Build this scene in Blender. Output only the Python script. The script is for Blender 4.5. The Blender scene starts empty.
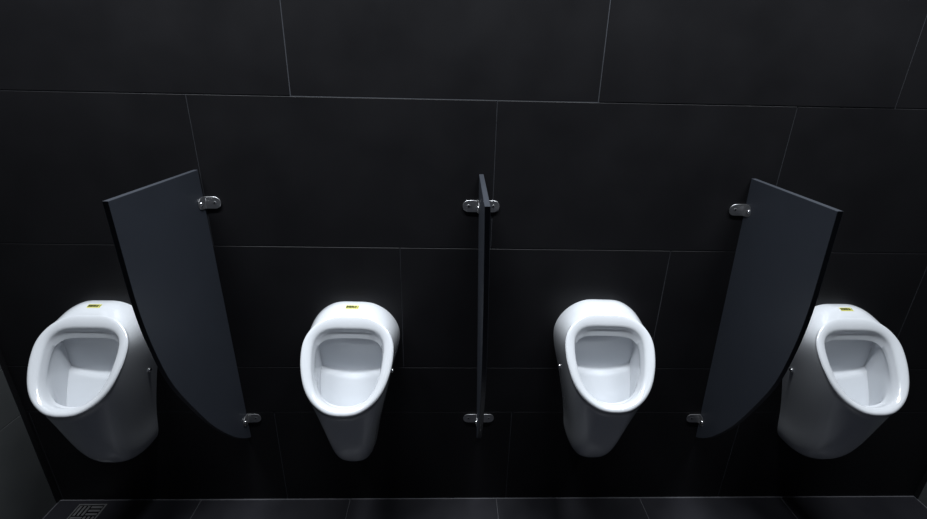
import bpy, bmesh, math
from mathutils import Vector, Matrix

C = bpy.context.scene.collection
SC = bpy.context.scene

# ------------------------------------------------------------------ camera
F, PITCH, YAW, ROLL, CAM_H, CAM_D = 462.17, 0.37237, 0.031343, 0.02181, 1.57805, 1.38937
fw = Vector((math.sin(YAW)*math.cos(PITCH), math.cos(YAW)*math.cos(PITCH), -math.sin(PITCH)))
rt = Vector((math.cos(YAW), -math.sin(YAW), 0))
up = rt.cross(fw)
rt2 = math.cos(ROLL)*rt + math.sin(ROLL)*up
up2 = -math.sin(ROLL)*rt + math.cos(ROLL)*up
cam_data = bpy.data.cameras.new('camera')
cam = bpy.data.objects.new('camera', cam_data)
C.objects.link(cam)
cam_data.sensor_width = 36.0
cam_data.lens = 36.0*F/927.0
cam_data.clip_start = 0.02
m = Matrix((rt2, up2, -fw)).transposed().to_4x4()
m.translation = Vector((0, -CAM_D, CAM_H))
cam.matrix_world = m
SC.camera = cam

# ------------------------------------------------------------------ world and lamps
w = bpy.data.worlds.new('world')
SC.world = w
w.use_nodes = True
bg = w.node_tree.nodes['Background']
bg.inputs[0].default_value = (0.62, 0.72, 1.0, 1)
bg.inputs[1].default_value = 0.04

CEIL = 2.62
LAMPS = [(-1.10, -0.35), (-0.32, -0.35), (0.50, -0.35), (1.32, -0.35)]
LAMP_W = 8.8
for lx, ly in LAMPS:
    ld = bpy.data.lights.new('downlight', 'AREA')
    ld.shape = 'RECTANGLE'
    ld.size = 0.56
    ld.size_y = 0.07
    ld.energy = LAMP_W
    ld.spread = math.radians(95)
    ld.color = (0.90, 0.95, 1.0)
    lo = bpy.data.objects.new('downlight', ld)
    C.objects.link(lo)
    lo.location = (lx, ly, CEIL-0.012)

SC.view_settings.view_transform = 'Standard'
SC.view_settings.look = 'None'
SC.view_settings.gamma = 1.0
SC.view_settings.use_curve_mapping = False
SC.view_settings.exposure = 0.0

# ------------------------------------------------------------------ materials
def mat(name, color, rough=0.5, metal=0.0, spec=0.5, coat=0.0, noise=0.0, nscale=12.0, rnoise=0.0, bump=0.0, bscale=60.0):
    mt = bpy.data.materials.new(name)
    mt.use_nodes = True
    nt = mt.node_tree
    b = nt.nodes['Principled BSDF']
    b.inputs['Base Color'].default_value = (*color, 1)
    b.inputs['Roughness'].default_value = rough
    b.inputs['Metallic'].default_value = metal
    b.inputs['Specular IOR Level'].default_value = spec
    b.inputs['Coat Weight'].default_value = coat
    b.inputs['Coat Roughness'].default_value = 0.04
    tc = nt.nodes.new('ShaderNodeTexCoord')
    if noise or rnoise:
        n = nt.nodes.new('ShaderNodeTexNoise')
        n.inputs['Scale'].default_value = nscale
        n.inputs['Detail'].default_value = 6
        nt.links.new(tc.outputs['Object'], n.inputs['Vector'])
    if noise:
        r = nt.nodes.new('ShaderNodeMapRange')
        r.inputs[1].default_value = 0.3; r.inputs[2].default_value = 0.7
        r.inputs[3].default_value = 1-noise; r.inputs[4].default_value = 1+noise
        nt.links.new(n.outputs['Fac'], r.inputs[0])
        mx = nt.nodes.new('ShaderNodeVectorMath'); mx.operation = 'SCALE'
        mx.inputs[0].default_value = color
        nt.links.new(r.outputs[0], mx.inputs['Scale'])
        nt.links.new(mx.outputs[0], b.inputs['Base Color'])
    if rnoise:
        r2 = nt.nodes.new('ShaderNodeMapRange')
        r2.inputs[1].default_value = 0.3; r2.inputs[2].default_value = 0.7
        r2.inputs[3].default_value = rough-rnoise; r2.inputs[4].default_value = rough+rnoise
        nt.links.new(n.outputs['Fac'], r2.inputs[0])
        nt.links.new(r2.outputs[0], b.inputs['Roughness'])
    if bump:
        n2 = nt.nodes.new('ShaderNodeTexNoise')
        n2.inputs['Scale'].default_value = bscale
        n2.inputs['Detail'].default_value = 8
        nt.links.new(tc.outputs['Object'], n2.inputs['Vector'])
        bp = nt.nodes.new('ShaderNodeBump')
        bp.inputs['Strength'].default_value = bump
        bp.inputs['Distance'].default_value = 0.002
        nt.links.new(n2.outputs['Fac'], bp.inputs['Height'])
        nt.links.new(bp.outputs[0], b.inputs['Normal'])
    return mt

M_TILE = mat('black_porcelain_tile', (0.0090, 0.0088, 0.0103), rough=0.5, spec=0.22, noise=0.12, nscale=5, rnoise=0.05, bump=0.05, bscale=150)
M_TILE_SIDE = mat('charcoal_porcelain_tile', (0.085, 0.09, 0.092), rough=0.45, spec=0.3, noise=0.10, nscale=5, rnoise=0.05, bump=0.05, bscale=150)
M_GROUT = mat('grey_grout', (0.060, 0.063, 0.072), rough=0.8, spec=0.2, noise=0.45, nscale=3)
M_FLOOR = mat('black_floor_tile', (0.016, 0.016, 0.020), rough=0.42, spec=0.3, noise=0.12, nscale=7, rnoise=0.06, bump=0.05, bscale=150)
M_FGROUT = mat('floor_grout', (0.10, 0.10, 0.11), rough=0.8, spec=0.2)
M_CEIL = mat('dark_ceiling_paint', (0.03, 0.03, 0.035), rough=0.8, spec=0.2, noise=0.05)
M_CERAM = mat('white_glazed_ceramic', (0.66, 0.68, 0.71), rough=0.16, spec=0.5, coat=0.6, noise=0.01, nscale=4)
M_PANEL = mat('blue_black_laminate', (0.036, 0.041, 0.053), rough=0.42, spec=0.35, noise=0.05, nscale=8, bump=0.03, bscale=300)
M_EDGE = mat('black_laminate_core', (0.036, 0.040, 0.049), rough=0.4, spec=0.4, noise=0.05)
M_STEEL = mat('brushed_steel', (0.50, 0.50, 0.51), rough=0.42, metal=1.0, rnoise=0.05, nscale=40)
M_CHROME = mat('chrome', (0.9, 0.9, 0.91), rough=0.25, metal=1.0, noise=0.02)
M_IRON = mat('dark_steel', (0.45, 0.45, 0.46), rough=0.45, metal=1.0, rnoise=0.06, nscale=60)
M_HOLE_SHADE = mat('painted_hole_shade', (0.003, 0.003, 0.003), rough=0.9, spec=0.1, noise=0.1)  # flat black that stands in for the shade inside openings
M_PROFILE = mat('black_corner_profile', (0.008, 0.008, 0.009), rough=0.5, spec=0.3, noise=0.1)
M_YELLOW = mat('yellow_sticker_film', (0.70, 0.66, 0.17), rough=0.4, noise=0.05)
M_INK = mat('dark_olive_ink', (0.045, 0.05, 0.008), rough=0.5, noise=0.05)

# ------------------------------------------------------------------ helpers
def mesh_obj(name, bm, mats, parent=None, smooth=False, angle=None):
    bmesh.ops.recalc_face_normals(bm, faces=bm.faces)
    me = bpy.data.meshes.new(name)
    bm.to_mesh(me); bm.free()
    if not isinstance(mats, (list, tuple)): mats = [mats]
    for mt in mats: me.materials.append(mt)
    if smooth:
        for p in me.polygons: p.use_smooth = True
        if angle: me.set_sharp_from_angle(angle=math.radians(angle))
    o = bpy.data.objects.new(name, me)
    C.objects.link(o)
    if parent: o.parent = parent
    return o

def struct(name, bm, mats):
    o = mesh_obj(name, bm, mats)
    o['kind'] = 'structure'
    return o

def empty(name, loc, label, cat, group=None):
    o = bpy.data.objects.new(name, None)
    o.empty_display_size = 0.05
    C.objects.link(o)
    o.location = loc
    o['label'] = label; o['category'] = cat
    if group: o['group'] = group
    return o

def box(bm, x0, x1, y0, y1, z0, z1, mi=0, bevel=0.0):
    ret = bmesh.ops.create_cube(bm, size=1.0)
    vs = ret['verts']
    for v in vs:
        v.co = Vector((x0 if v.co.x < 0 else x1, y0 if v.co.y < 0 else y1, z0 if v.co.z < 0 else z1))
    fs = list({f for v in vs for f in v.link_faces})
    for f in fs: f.material_index = mi
    if bevel:
        es = list({e for v in vs for e in v.link_edges})
        r = bmesh.ops.bevel(bm, geom=es, offset=bevel, segments=1, affect='EDGES')
        for f in r['faces']: f.material_index = mi

def tile_face(bm, a0, a1, b0, b1, h, place, mi=0, chamf=0.0009, depth=0.006):
    """A chamfered tile; place(a, b, h) gives the point, h is the height towards the room."""
    c = chamf
    outer0 = [place(a0, b0, h-depth), place(a1, b0, h-depth), place(a1, b1, h-depth), place(a0, b1, h-depth)]
    outer1 = [place(a0, b0, h-c), place(a1, b0, h-c), place(a1, b1, h-c), place(a0, b1, h-c)]
    top = [place(a0+c, b0+c, h), place(a1-c, b0+c, h), place(a1-c, b1-c, h), place(a0+c, b1-c, h)]
    R = [[bm.verts.new(p) for p in ring] for ring in (outer0, outer1, top)]
    for r0, r1 in zip(R, R[1:]):
        for i in range(4):
            bm.faces.new((r0[i], r0[(i+1) % 4], r1[(i+1) % 4], r1[i])).material_index = mi
    bm.faces.new(R[2]).material_index = mi
    bm.faces.new(list(reversed(R[0]))).material_index = mi

XL, XR = -1.528, 1.9416
YF = -2.6      # the room's open side, behind the camera
G = 0.0011     # half the width of a joint

def joints(lo, hi, start, step):
    xs = []
    x = start - math.ceil((start-lo)/step)*step
    while x < hi + step:
        if lo + 0.004 < x < hi - 0.004: xs.append(x)
        x += step
    return [lo] + xs + [hi]

# ------------------------------------------------------------------ back wall
TW = 0.8755
ROWS = [(0, 0.429, 0.236), (0.429, 0.6226, 0.13), (0.6226, 1.0734, -0.160), (1.0734, 1.5234, -0.745),
        (1.5234, 1.9734, -0.4542), (1.9734, 2.4234, -0.160), (2.4234, CEIL, -0.745)]
LIP = {(4, 2): -0.0010, (4, 3): 0.0005, (4, 1): -0.0004, (4, 4): -0.0004, (3, 1): 0.0, (3, 2): 0.0001, (3, 3): -0.0002,
       (2, 2): 0.0, (2, 1): 0.0003, (2, 3): -0.0001, (1, 1): 0.0002}
bm = bmesh.new()
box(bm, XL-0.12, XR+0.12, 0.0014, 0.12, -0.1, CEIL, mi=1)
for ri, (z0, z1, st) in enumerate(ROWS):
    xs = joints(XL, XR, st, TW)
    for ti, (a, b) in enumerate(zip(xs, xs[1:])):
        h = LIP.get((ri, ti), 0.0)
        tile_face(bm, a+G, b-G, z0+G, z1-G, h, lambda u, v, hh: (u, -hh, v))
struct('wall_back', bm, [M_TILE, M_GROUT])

# ------------------------------------------------------------------ side walls
def side_wall(name, xw, sgn):
    bm = bmesh.new()
    box(bm, min(xw-sgn*0.12, xw-sgn*0.0009), max(xw-sgn*0.12, xw-sgn*0.0009), YF, 0.0, -0.1, CEIL, mi=1)
    for ri, (z0, z1, st) in enumerate(ROWS):
        ys = joints(YF, -0.016, -0.80-(ri % 2)*0.30, TW)
        for a, b in zip(ys, ys[1:]):
            tile_face(bm, a+G, b-G, z0+G, z1-G, 0.0, lambda u, v, hh: (xw+sgn*hh, u, v))
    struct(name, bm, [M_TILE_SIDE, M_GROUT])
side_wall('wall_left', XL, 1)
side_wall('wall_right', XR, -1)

def corner(name, xw, sgn):
    bm = bmesh.new()
    a, b = xw-sgn*0.003, xw+sgn*0.0025
    box(bm, min(a, b), max(a, b), -0.016, -0.0005, 0.001, CEIL-0.001, bevel=0.0008)
    struct(name, bm, M_PROFILE)
corner('trim_1', XL, 1)
corner('trim_2', XR, -1)

# ------------------------------------------------------------------ floor and ceiling
bm = bmesh.new()
box(bm, XL-0.12, XR+0.12, YF, 0.0035, -0.12, -0.0010, mi=1)
DX0, DX1, DY0, DY1 = -1.437, -1.331, -0.127, -0.021     # drain opening
for (a, b) in zip(*[iter(sum([[p, q] for p, q in zip(joints(XL+0.003, XR-0.003, -0.39, 0.587), joints(XL+0.003, XR-0.003, -0.39, 0.587)[1:])], []))]*2):
    ys = joints(YF, -0.0035, -0.47, 0.587)
    for c, d in zip(ys, ys[1:]):
        if a < DX0 < b and c < DY0 < d:
            e = 0.0015
            for (p, q, r, s) in ((a+G, DX0-e, c+G, d-G), (DX1+e, b-G, c+G, d-G), (DX0-e, DX1+e, c+G, DY0-e), (DX0-e, DX1+e, DY1+e, d-G)):
                tile_face(bm, p, q, r, s, 0.0, lambda u, v, hh: (u, v, hh), chamf=0.0002)
        else:
            tile_face(bm, a+G, b-G, c+G, d-G, 0.0, lambda u, v, hh: (u, v, hh))
struct('floor', bm, [M_FLOOR, M_FGROUT])

bm = bmesh.new()
box(bm, XL-0.12, XR+0.12, YF, 0.12, CEIL, CEIL+0.1)
struct('ceiling', bm, M_CEIL)

# ------------------------------------------------------------------ urinal
SEG = 84       # points along one half of an outline

def resample(pts, n):
    """Chaikin-smooth an open half outline (ends kept) and resample it to n+1 points."""
    for _ in range(3):
        q = [pts[0]]
        for p0, p1 in zip(pts, pts[1:]):
            q.append((0.75*p0[0]+0.25*p1[0], 0.75*p0[1]+0.25*p1[1]))
            q.append((0.25*p0[0]+0.75*p1[0], 0.25*p0[1]+0.75*p1[1]))
        q.append(pts[-1]); pts = q
    L = [0]
    for p0, p1 in zip(pts, pts[1:]): L.append(L[-1]+math.hypot(p1[0]-p0[0], p1[1]-p0[1]))
    out = []
    k = 0
    for i in range(n+1):
        s = L[-1]*i/n
        while k < len(L)-2 and L[k+1] < s: k += 1
        t = (s-L[k])/max(L[k+1]-L[k], 1e-9); t = min(max(t, 0), 1)
        out.append((pts[k][0]+(pts[k+1][0]-pts[k][0])*t, pts[k][1]+(pts[k+1][1]-pts[k][1])*t))
    return out

# rim plane: s runs down the slope, w is the half width, h the height along the plane's normal
TOP = Vector((0.072, 0.868)); BOT = Vector((0.272, 0.642))
SD = (BOT-TOP).normalized()                 # (d, z) down the slope
ND = Vector((-SD.y, SD.x))                  # outward, up and forward
if ND.y < 0: ND = -ND
def rimpt(wd, s, h):
    p = TOP + SD*s + ND*h
    return Vector((wd, -p.x, p.y))

OUT = resample([(0, 0.000), (0.050, 0.000), (0.086, 0.012), (0.118, 0.036), (0.140, 0.075), (0.1435, 0.12), (0.137, 0.175),
                (0.121, 0.228), (0.093, 0.270), (0.052, 0.299), (0.018, 0.306), (0, 0.306)], SEG)
OPN = resample([(0, 0.042), (0.050, 0.042), (0.084, 0.050), (0.106, 0.073), (0.1115, 0.11), (0.107, 0.165),
                (0.097, 0.212), (0.076, 0.250), (0.045, 0.272), (0.015, 0.279), (0, 0.279)], SEG)
WALL = resample([(0, 0.885), (0.045, 0.885), (0.075, 0.876), (0.106, 0.856), (0.130, 0.828), (0.145, 0.795), (0.149, 0.765), (0.1455, 0.73), (0.134, 0.68),
                 (0.114, 0.61), (0.098, 0.545), (0.083, 0.48), (0.072, 0.42), (0.066, 0.365), (0.057, 0.327), (0.038, 0.304), (0.012, 0.298), (0, 0.298)], SEG)

def shrink(out, amt, tgt):
    """Move an outline towards another by a distance."""
    r = []
    for (w0, s0), (w1, s1) in zip(out, tgt):
        L = math.hypot(w1-w0, s1-s0)
        r.append((w0+(w1-w0)*amt/L, s0+(s1-s0)*amt/L))
    return r

def bez(a, b, c, d, t):
    u = 1-t
    return a*(u*u*u) + b*(3*u*u*t) + c*(3*u*t*t) + d*(t*t*t)

def smooth(a, b, t):
    t = min(max((t-a)/(b-a), 0), 1)
    return t*t*(3-2*t)

def urinal_body():
    bm = bmesh.new()
    halves = []                               # list of loops, each a half outline (right side) top to bottom
    KF = [0.12+0.33*smooth(0.05, 0.35, i/SEG)+0.55*smooth(0.5, 0.85, i/SEG) for i in range(SEG+1)]
    # outer shell from the wall to the rim
    H0 = -0.013
    NB = 22
    for j in range(NB+1):
        t = j/NB
        loop = []
        for i in range(SEG+1):
            u = i/SEG
            W = Vector((WALL[i][0], -0.0005, WALL[i][1]))
            R = rimpt(OUT[i][0], OUT[i][1], H0*KF[i])
            span = (R-W).length
            low = smooth(0.45, 0.95, u)
            # direction leaving the wall: straight out; arriving at the rim: along its normal
            k1 = 0.33*(1-low) + 0.52*low
            k2 = 0.33*(1-low) + 0.36*low
            nrm = Vector((0, -ND.x, ND.y))
            # lower part: leaves the wall straight out and swings up under the rim
            L1 = W + Vector((0, -1, 0))*span*k1
            L2 = R - (nrm*0.55 + Vector((0, 0, 1))*0.9).normalized()*span*k2
            L1.x *= 1.12; L2.x *= 1.08
            # upper part: nearly straight, a little full
            rad = Vector((W.x, 0, W.z-0.70)); rad.normalize()
            bul = 0.010*(1-smooth(0.0, 0.5, u)) + 0.002
            U1 = W + (R-W)*0.30 + rad*bul + Vector((0, -0.010, 0))
            U2 = W + (R-W)*0.70 + rad*bul*1.1
            loop.append(bez(W, U1*(1-low)+L1*low, U2*(1-low)+L2*low, R, t))
        halves.append(loop)
    # rounded rim, the face and the throat
    for amt, h in ((-0.0006, -0.010), (0.0008, -0.0055), (0.0035, -0.0020), (0.0070, -0.0004), (0.0110, -0.0002)):
        o = shrink(OUT, amt, OPN)
        halves.append([rimpt(p[0], p[1], h*KF[i]) for i, p in enumerate(o)])
    for amt, h in ((0.0100, -0.0030), (0.0050, -0.0060), (0.0015, -0.0090), (0.0, -0.0135)):
        o = shrink(OPN, amt, OUT)
        halves.append([rimpt(p[0], p[1], h) for p in o])
    thr = []
    for i, (wd, s) in enumerate(OPN):
        u = i/SEG
        tp = 1-smooth(0.12, 0.55, u)
        sh = 0.022*tp
        thr.append((wd*(0.955-0.03*tp), s+sh, -0.032))
    mid = [((a[0]+b[0])/2, (a[1]+b[1])/2-0.001, -0.0225) for a, b in zip(OPN, thr)]
    halves.append([rimpt(*p) for p in mid])
    halves.append([rimpt(*p) for p in thr])
    halves.append([rimpt(p[0]*1.0+0.0008*min(1, p[0]*20), p[1]-0.0015, -0.035) for p in thr])
    halves.append([rimpt(p[0]*1.0+0.003*min(1, p[0]*20), p[1]-0.006, -0.039) for p in thr])
    # cavity: back outline, on a profile that leans forward below the ledge
    KO = resample([(0, 0.822), (0.055, 0.822), (0.086, 0.812), (0.103, 0.785), (0.106, 0.74), (0.104, 0.69), (0.101, 0.63),
                   (0.095, 0.575), (0.082, 0.535), (0.045, 0.51), (0, 0.505)], SEG)
    def prof(x, z):
        zc = 0.657 + 2.4*x*x                  # the ledge, a shallow smile
        d = 0.072
        if z < zc+0.003: d += 0.014*smooth(0, 1, (zc+0.004-z)/0.016)
        if z < zc-0.005: d += (zc-0.005-z)*0.62
        return d
    K = [Vector((a, -prof(a, b), b)) for a, b in KO]
    L = halves[-1]
    for j in range(1, 11):
        t = j/10
        lp = []
        for i in range(SEG+1):
            u = i/SEG
            low = smooth(0.55, 1.0, u)
            span = (K[i]-L[i]).length
            nrm = Vector((0, ND.x, -ND.y))
            side = Vector((1, 0, 0))*min(1, L[i].x*15)*0.05
            C1 = L[i] + (nrm+side + Vector((0, 0, -0.8*low))).normalized()*span*(0.3+0.15*low)
            C2 = K[i] + (Vector((0, -1, 0))+side + Vector((0, 0, -0.25*low))).normalized()*span*0.33
            lp.append(bez(L[i], C1, C2, K[i], t))
        halves.append(lp)
    # full rings
    rings = []
    for loop in halves:
        ring = [bm.verts.new(p) for p in loop]
        mir = [bm.verts.new((-p.x, p.y, p.z)) for p in loop[1:-1]]
        rings.append(ring + list(reversed(mir)))
    n = len(rings[0])
    for r0, r1 in zip(rings, rings[1:]):
        for i in range(n):
            bm.faces.new((r0[i], r0[(i+1) % n], r1[(i+1) % n], r1[i]))
    # back of the cavity, in rows between the two sides of the last ring
    last = rings[-1]
    NX = 24
    rows = []
    def sag(z): return (1-smooth(0.72, 0.81, z))*smooth(0.51, 0.60, z)
    for i in range(1, SEG):
        a, b = last[n-i], last[i]
        row = [a]
        for k in range(1, NX):
            x = a.co.x + (b.co.x-a.co.x)*k/NX
            z = a.co.z - 2.4*(b.co.x**2-x*x)*sag(a.co.z)
            row.append(bm.verts.new((x, -prof(x, z), z)))
        row.append(b)
        rows.append(row)
    for r0, r1 in zip(rows, rows[1:]):
        for k in range(NX):
            bm.faces.new((r0[k], r0[k+1], r1[k+1], r1[k]))
    for rr, v in ((rows[0], last[0]), (rows[-1], last[SEG])):
        for k in range(NX): bm.faces.new((rr[k], rr[k+1], v))
    bm.faces.new(rings[0])                    # flat back against the wall
    bmesh.ops.remove_doubles(bm, verts=bm.verts, dist=1e-6)
    return bm

def dome(bm, centre, axis, r, height, seg=16, rings=5, base=0.0):
    """A screw head or cap: a short cylinder closed with a dome along the axis."""
    ax = Vector(axis).normalized()
    t1 = ax.orthogonal().normalized(); t2 = ax.cross(t1)
    prev = None
    prof = [(r, 0), (r, base)] if base else [(r, 0)]
    for k in range(1, rings+1):
        a = k/rings*math.pi/2
        prof.append((r*math.cos(a), base+height*math.sin(a)))
    for rr, hh in prof[:-1]:
        ring = [bm.verts.new(Vector(centre)+ax*hh+(t1*math.cos(2*math.pi*i/seg)+t2*math.sin(2*math.pi*i/seg))*rr) for i in range(seg)]
        if prev:
            for i in range(seg): bm.faces.new((prev[i], prev[(i+1) % seg], ring[(i+1) % seg], ring[i]))
        prev = ring
    tip = bm.verts.new(Vector(centre)+ax*prof[-1][1])
    for i in range(seg): bm.faces.new((prev[i], prev[(i+1) % seg], tip))

body = mesh_obj('ceramic_body', urinal_body(), M_CERAM, smooth=True, angle=55)
body_mesh = body.data

def surface_hit(origin, direction):
    bpy.context.view_layer.update()
    ok, loc, nor, _ = body.ray_cast(Vector(origin), Vector(direction))
    return (loc, nor) if ok else (Vector(origin), -Vector(direction))

# chrome fixing screws low on both flanks
screw_meshes = []
for sx in (1, -1):
    loc, nor = surface_hit((0.4*sx, -0.048, 0.650), (-sx, 0, 0))
    if nor.x*sx < 0: nor = -nor
    bm = bmesh.new()
    dome(bm, loc-nor*0.001, nor, 0.0078, 0.0045, base=0.0045)
    o = mesh_obj('fixing_cap', bm, M_CHROME, smooth=True, angle=50)
    screw_meshes.append(o)

# the small yellow sticker on top, and its line of dark slanted lettering
def sticker_grid(x0, x1, y0, y1, lift, nx=10, ny=4, skew=0.0):
    g = []
    for j in range(ny+1):
        row = []
        for i in range(nx+1):
            y = y0+(y1-y0)*j/ny
            x = x0+(x1-x0)*i/nx + skew*(j/ny)
            loc, nor = surface_hit((x, y, 1.2), (0, 0, -1))
            row.append(loc+Vector((0, -0.2, 1)).normalized()*lift)
        g.append(row)
    return g
def add_grid(bm, g):
    V = [[bm.verts.new(p) for p in r] for r in g]
    for a, b in zip(V, V[1:]):
        for i in range(len(a)-1): bm.faces.new((a[i], a[i+1], b[i+1], b[i]))

YS0, YS1 = -0.048, -0.032
bm = bmesh.new(); add_grid(bm, sticker_grid(-0.021, 0.021, YS0, YS1, 0.0004))
sticker = mesh_obj('sticker', bm, M_YELLOW, smooth=True)
bm = bmesh.new()
marks = [(-0.0195, 0.0022, 0), (-0.0155, 0.0022, 1), (-0.0115, 0.0026, 0), (-0.0075, 0.0026, 1), (-0.0030, 0.0028, 0), (0.0016, 0.0026, 1),
         (0.0062, 0.0024, 0), (0.0105, 0.0022, 1), (0.0165, 0.0016, 0)]
for x, wd, k in marks:
    add_grid(bm, sticker_grid(x, x+wd*1.25, YS0+0.0025, YS1-0.0025, 0.0008, nx=1, ny=3, skew=0.0016))
    if k: add_grid(bm, sticker_grid(x-0.0018, x+wd, YS0+0.006, YS0+0.009, 0.0009, nx=2, ny=1))
add_grid(bm, sticker_grid(-0.0195, 0.0040, YS1-0.006, YS1-0.004, 0.0009, nx=8, ny=1))
lettering = mesh_obj('lettering', bm, M_INK, parent=sticker, smooth=True)

U_SPOTS = [
    (-1.135, -0.007, 0.0, 'white wall urinal nearest the floor drain, yellow sticker on its top', True),
    (-0.320, -0.004, 0.0164, 'white wall urinal between left and middle privacy screens, yellow sticker on top', True),
    (0.505, 0.011, 0.022, 'white ceramic wall urinal without a yellow sticker, between the middle and right privacy screens', False),
    (1.327, 0.001, 0.0, 'white wall urinal right of all three privacy screens, yellow sticker on top', True),
]
for k, (ux, uz, lean, lab, stk) in enumerate(U_SPOTS):
    root = empty('urinal', (ux, 0, uz), lab, 'urinal', 'white urinals in a row on the black tiled wall')
    root.rotation_euler.y = lean
    root.location.x -= 0.6*math.sin(lean)      # hung a hair off plumb, turned about mid height
    if k == 0:
        body.parent = root
        for s in screw_meshes: s.parent = root
        sticker.parent = root
    else:
        for o in [body]+screw_meshes:
            c = o.copy(); C.objects.link(c); c.parent = root
        if stk:
            c = sticker.copy(); C.objects.link(c); c.parent = root
            d = lettering.copy(); C.objects.link(d); d.parent = c
body['label'] = 'white glazed bowl with rounded sloping rim'
for o in C.objects:
    if o.name.startswith('sticker'): o['label'] = 'small yellow sticker with dark lettering'
    if o.name.startswith('fixing_cap'): o['label'] = 'small chrome cap on the flank'

# ------------------------------------------------------------------ partitions
PT = 0.0135          # board thickness
ZT, ZB = 1.312, 0.318
def board_outline():
    curve = [(0.380, 1.20), (0.380, 1.10), (0.379, 1.05), (0.373, 0.98), (0.362, 0.915), (0.344, 0.83), (0.318, 0.76), (0.28, 0.683),
             (0.25, 0.625), (0.205, 0.543), (0.14, 0.452), (0.09, 0.390), (0.045, 0.345), (0.002, 0.313)]
    return [(0.002, ZT), (0.380, ZT)] + resample(curve, 40)
def board_bm():
    bm = bmesh.new()
    pts = board_outline()
    c = 0.0008
    # centre for the inset of the arris
    def ins(p, a):
        cx, cz = 0.15, 0.85
        L = math.hypot(p[0]-cx, p[1]-cz)
        return (p[0]+(cx-p[0])*a/L, p[1]+(cz-p[1])*a/L)
    R = []
    for x, a in ((-PT/2, c), (-PT/2+c, 0), (PT/2-c, 0), (PT/2, c)):
        R.append([bm.verts.new((x, -ins(p, a)[0], ins(p, a)[1])) for p in pts])
    n = len(pts)
    for r0, r1 in zip(R, R[1:]):
        for i in range(n):
            f = bm.faces.new((r0[i], r0[(i+1) % n], r1[(i+1) % n], r1[i]))
            f.material_index = 1
    bm.faces.new(R[0]); bm.faces.new(R[-1])
    return bm

def slot_outline(w0, w1, hz, n=10):
    """Plate outline from a straight side at w0 to a round end at w1; hz is the half height."""
    sg = 1 if w1 > w0 else -1
    pts = [(w0, -hz), (w1-sg*hz, -hz)]
    for i in range(1, n): 
        a = -math.pi/2+math.pi*i/n
        pts.append((w1-sg*hz+sg*hz*math.cos(a), hz*math.sin(a)))
    pts += [(w1-sg*hz, hz), (w0, hz)]
    return pts
def plate(bm, pts, place, t, bev=0.0006):
    R = []
    cx = sum(p[0] for p in pts)/len(pts)
    for h, a in ((0, 0), (t-bev, 0), (t, bev)):
        ring = []
        for p in pts:
            L = math.hypot(p[0]-cx, p[1])
            ring.append(bm.verts.new(place(p[0]+(cx-p[0])*a/L, p[1]-p[1]*a/L, h)))
        R.append(ring)
    n = len(pts)
    for r0, r1 in zip(R, R[1:]):
        for i in range(n): bm.faces.new((r0[i], r0[(i+1) % n], r1[(i+1) % n], r1[i]))
    bm.faces.new(R[0]); bm.faces.new(R[-1])

def bracket(parent, side, z, x_off):
    """An L-shaped clip: a wing on the wall and a tab along the board; side is +1 or -1."""
    HZ = 0.0185
    T = 0.0025
    x0 = side*(PT/2+0.0003)
    bm = bmesh.new()
    plate(bm, slot_outline(x0, x0+side*0.050, HZ), lambda u, v, h: (u, -0.0015-h, z+v), T)
    plate(bm, slot_outline(0.0015, 0.038, HZ), lambda u, v, h: (x0+side*h, -u, z+v), T)
    # rounded inner bend
    n = 5; rr = 0.004
    prev = None
    for i in range(n+1):
        a = math.pi/2*i/n
        px = x0+side*(T+rr-rr*math.sin(a)); py = -(0.0015+T+rr-rr*math.cos(a))
        cur = [bm.verts.new((px, py, z-HZ)), bm.verts.new((px, py, z+HZ))]
        if prev: bm.faces.new((prev[0], cur[0], cur[1], prev[1]))
        prev = cur
    o = mesh_obj('bracket', bm, M_STEEL, parent, smooth=True, angle=35)
    o.location = (x_off, 0, 0)
    # wall screw, its recess shade painted as a black cap, and the screw through the board
    bm = bmesh.new()
    dome(bm, (x0+side*0.031, -0.0015-T+0.0002, z), (0, -1, 0), 0.0058, 0.0012)
    s = mesh_obj('screw', bm, M_STEEL, o, smooth=True, angle=40)
    bm = bmesh.new()
    dome(bm, (x0+side*0.031, -0.0015-T-0.0009, z), (0, -1, 0), 0.0028, 0.0003, seg=6, rings=2)
    mesh_obj('socket_shade', bm, M_HOLE_SHADE, o)
    bm = bmesh.new()
    dome(bm, (x0+side*(T-0.0002), -0.024, z), (side, 0, 0), 0.0068, 0.0042, base=0.001)
    mesh_obj('screw', bm, M_CHROME, o, smooth=True, angle=40)

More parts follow.
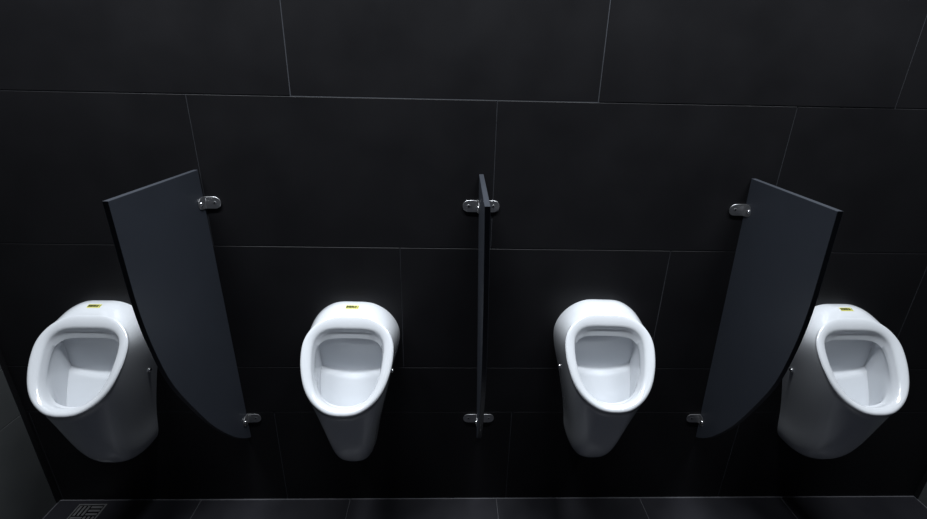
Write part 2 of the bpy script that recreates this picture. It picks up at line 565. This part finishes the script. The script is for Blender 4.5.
P_SPOTS = [
    (-0.754, -0.009, 0.65, (1,), 'dark blue-grey privacy screen beside the urinal nearest the floor drain'),
    (0.094, -0.022, 1.3, (-1, 1), 'dark privacy screen seen edge-on, between the two middle urinals'),
    (0.931, -0.079, 1.75, (-1,), 'dark blue-grey privacy screen with its curved edge in front of the rightmost urinal'),
]
board_mesh = None
for px, yaw, tilt, sides, lab in P_SPOTS:
    root = empty('privacy_screen', (px, 0, 0), lab, 'privacy screen', 'curved privacy screens between the urinals')
    if board_mesh is None:
        b = mesh_obj('panel', board_bm(), [M_PANEL, M_EDGE], root)
        board_mesh = b.data
    else:
        b = bpy.data.objects.new('panel', board_mesh); C.objects.link(b); b.parent = root
    # sheared a little out of true, as hung: turned about the wall edge and off plumb
    zc = 1.21
    Mx = Matrix.Translation((0, 0, zc)) @ Matrix.Rotation(yaw, 4, 'Z') @ Matrix.Rotation(-math.radians(tilt), 4, 'Y') @ Matrix.Translation((0, 0, -zc))
    b.matrix_local = Mx
    for z in (1.213, 0.402):
        off = (zc-z)*math.tan(math.radians(tilt))
        for sd in sides: bracket(root, sd, z, off)

# ------------------------------------------------------------------ floor drain
dr = empty('floor_drain', ((DX0+DX1)/2, (DY0+DY1)/2, 0), 'small square dark metal floor drain with a basket weave grate', 'drain')
hw = (DX1-DX0)/2
bm = bmesh.new()
for (x0, x1, y0, y1) in ((-hw, hw, hw-0.005, hw), (-hw, hw, -hw, -hw+0.005), (-hw, -hw+0.005, -hw+0.005, hw-0.005), (hw-0.005, hw, -hw+0.005, hw-0.005)):
    box(bm, x0, x1, y0, y1, -0.003, 0.0012, bevel=0.0004)
mesh_obj('frame', bm, M_IRON, dr)
bm = bmesh.new()
q = (hw-0.0065)
nb = 3
cell = 2*q/2
box(bm, -hw+0.005, hw-0.005, -hw+0.005, hw-0.005, -0.0030, -0.0006, mi=1)  # solid plate, painted black as the shade below the bars
for ci in range(2):
    for cj in range(2):
        cx0 = -q+ci*cell; cy1 = q-cj*cell
        vert = (ci+cj) % 2 == 0
        for k in range(nb):
            p = cell/nb*(k+0.22); e = cell/nb*0.56
            if vert: box(bm, cx0+p, cx0+p+e, cy1-cell+0.002, cy1-0.002, -0.0030, 0.0006, bevel=0.0005)
            else: box(bm, cx0+0.002, cx0+cell-0.002, cy1-p-e, cy1-p, -0.0030, 0.0006, bevel=0.0005)
mesh_obj('grate', bm, [M_IRON, M_HOLE_SHADE], dr)
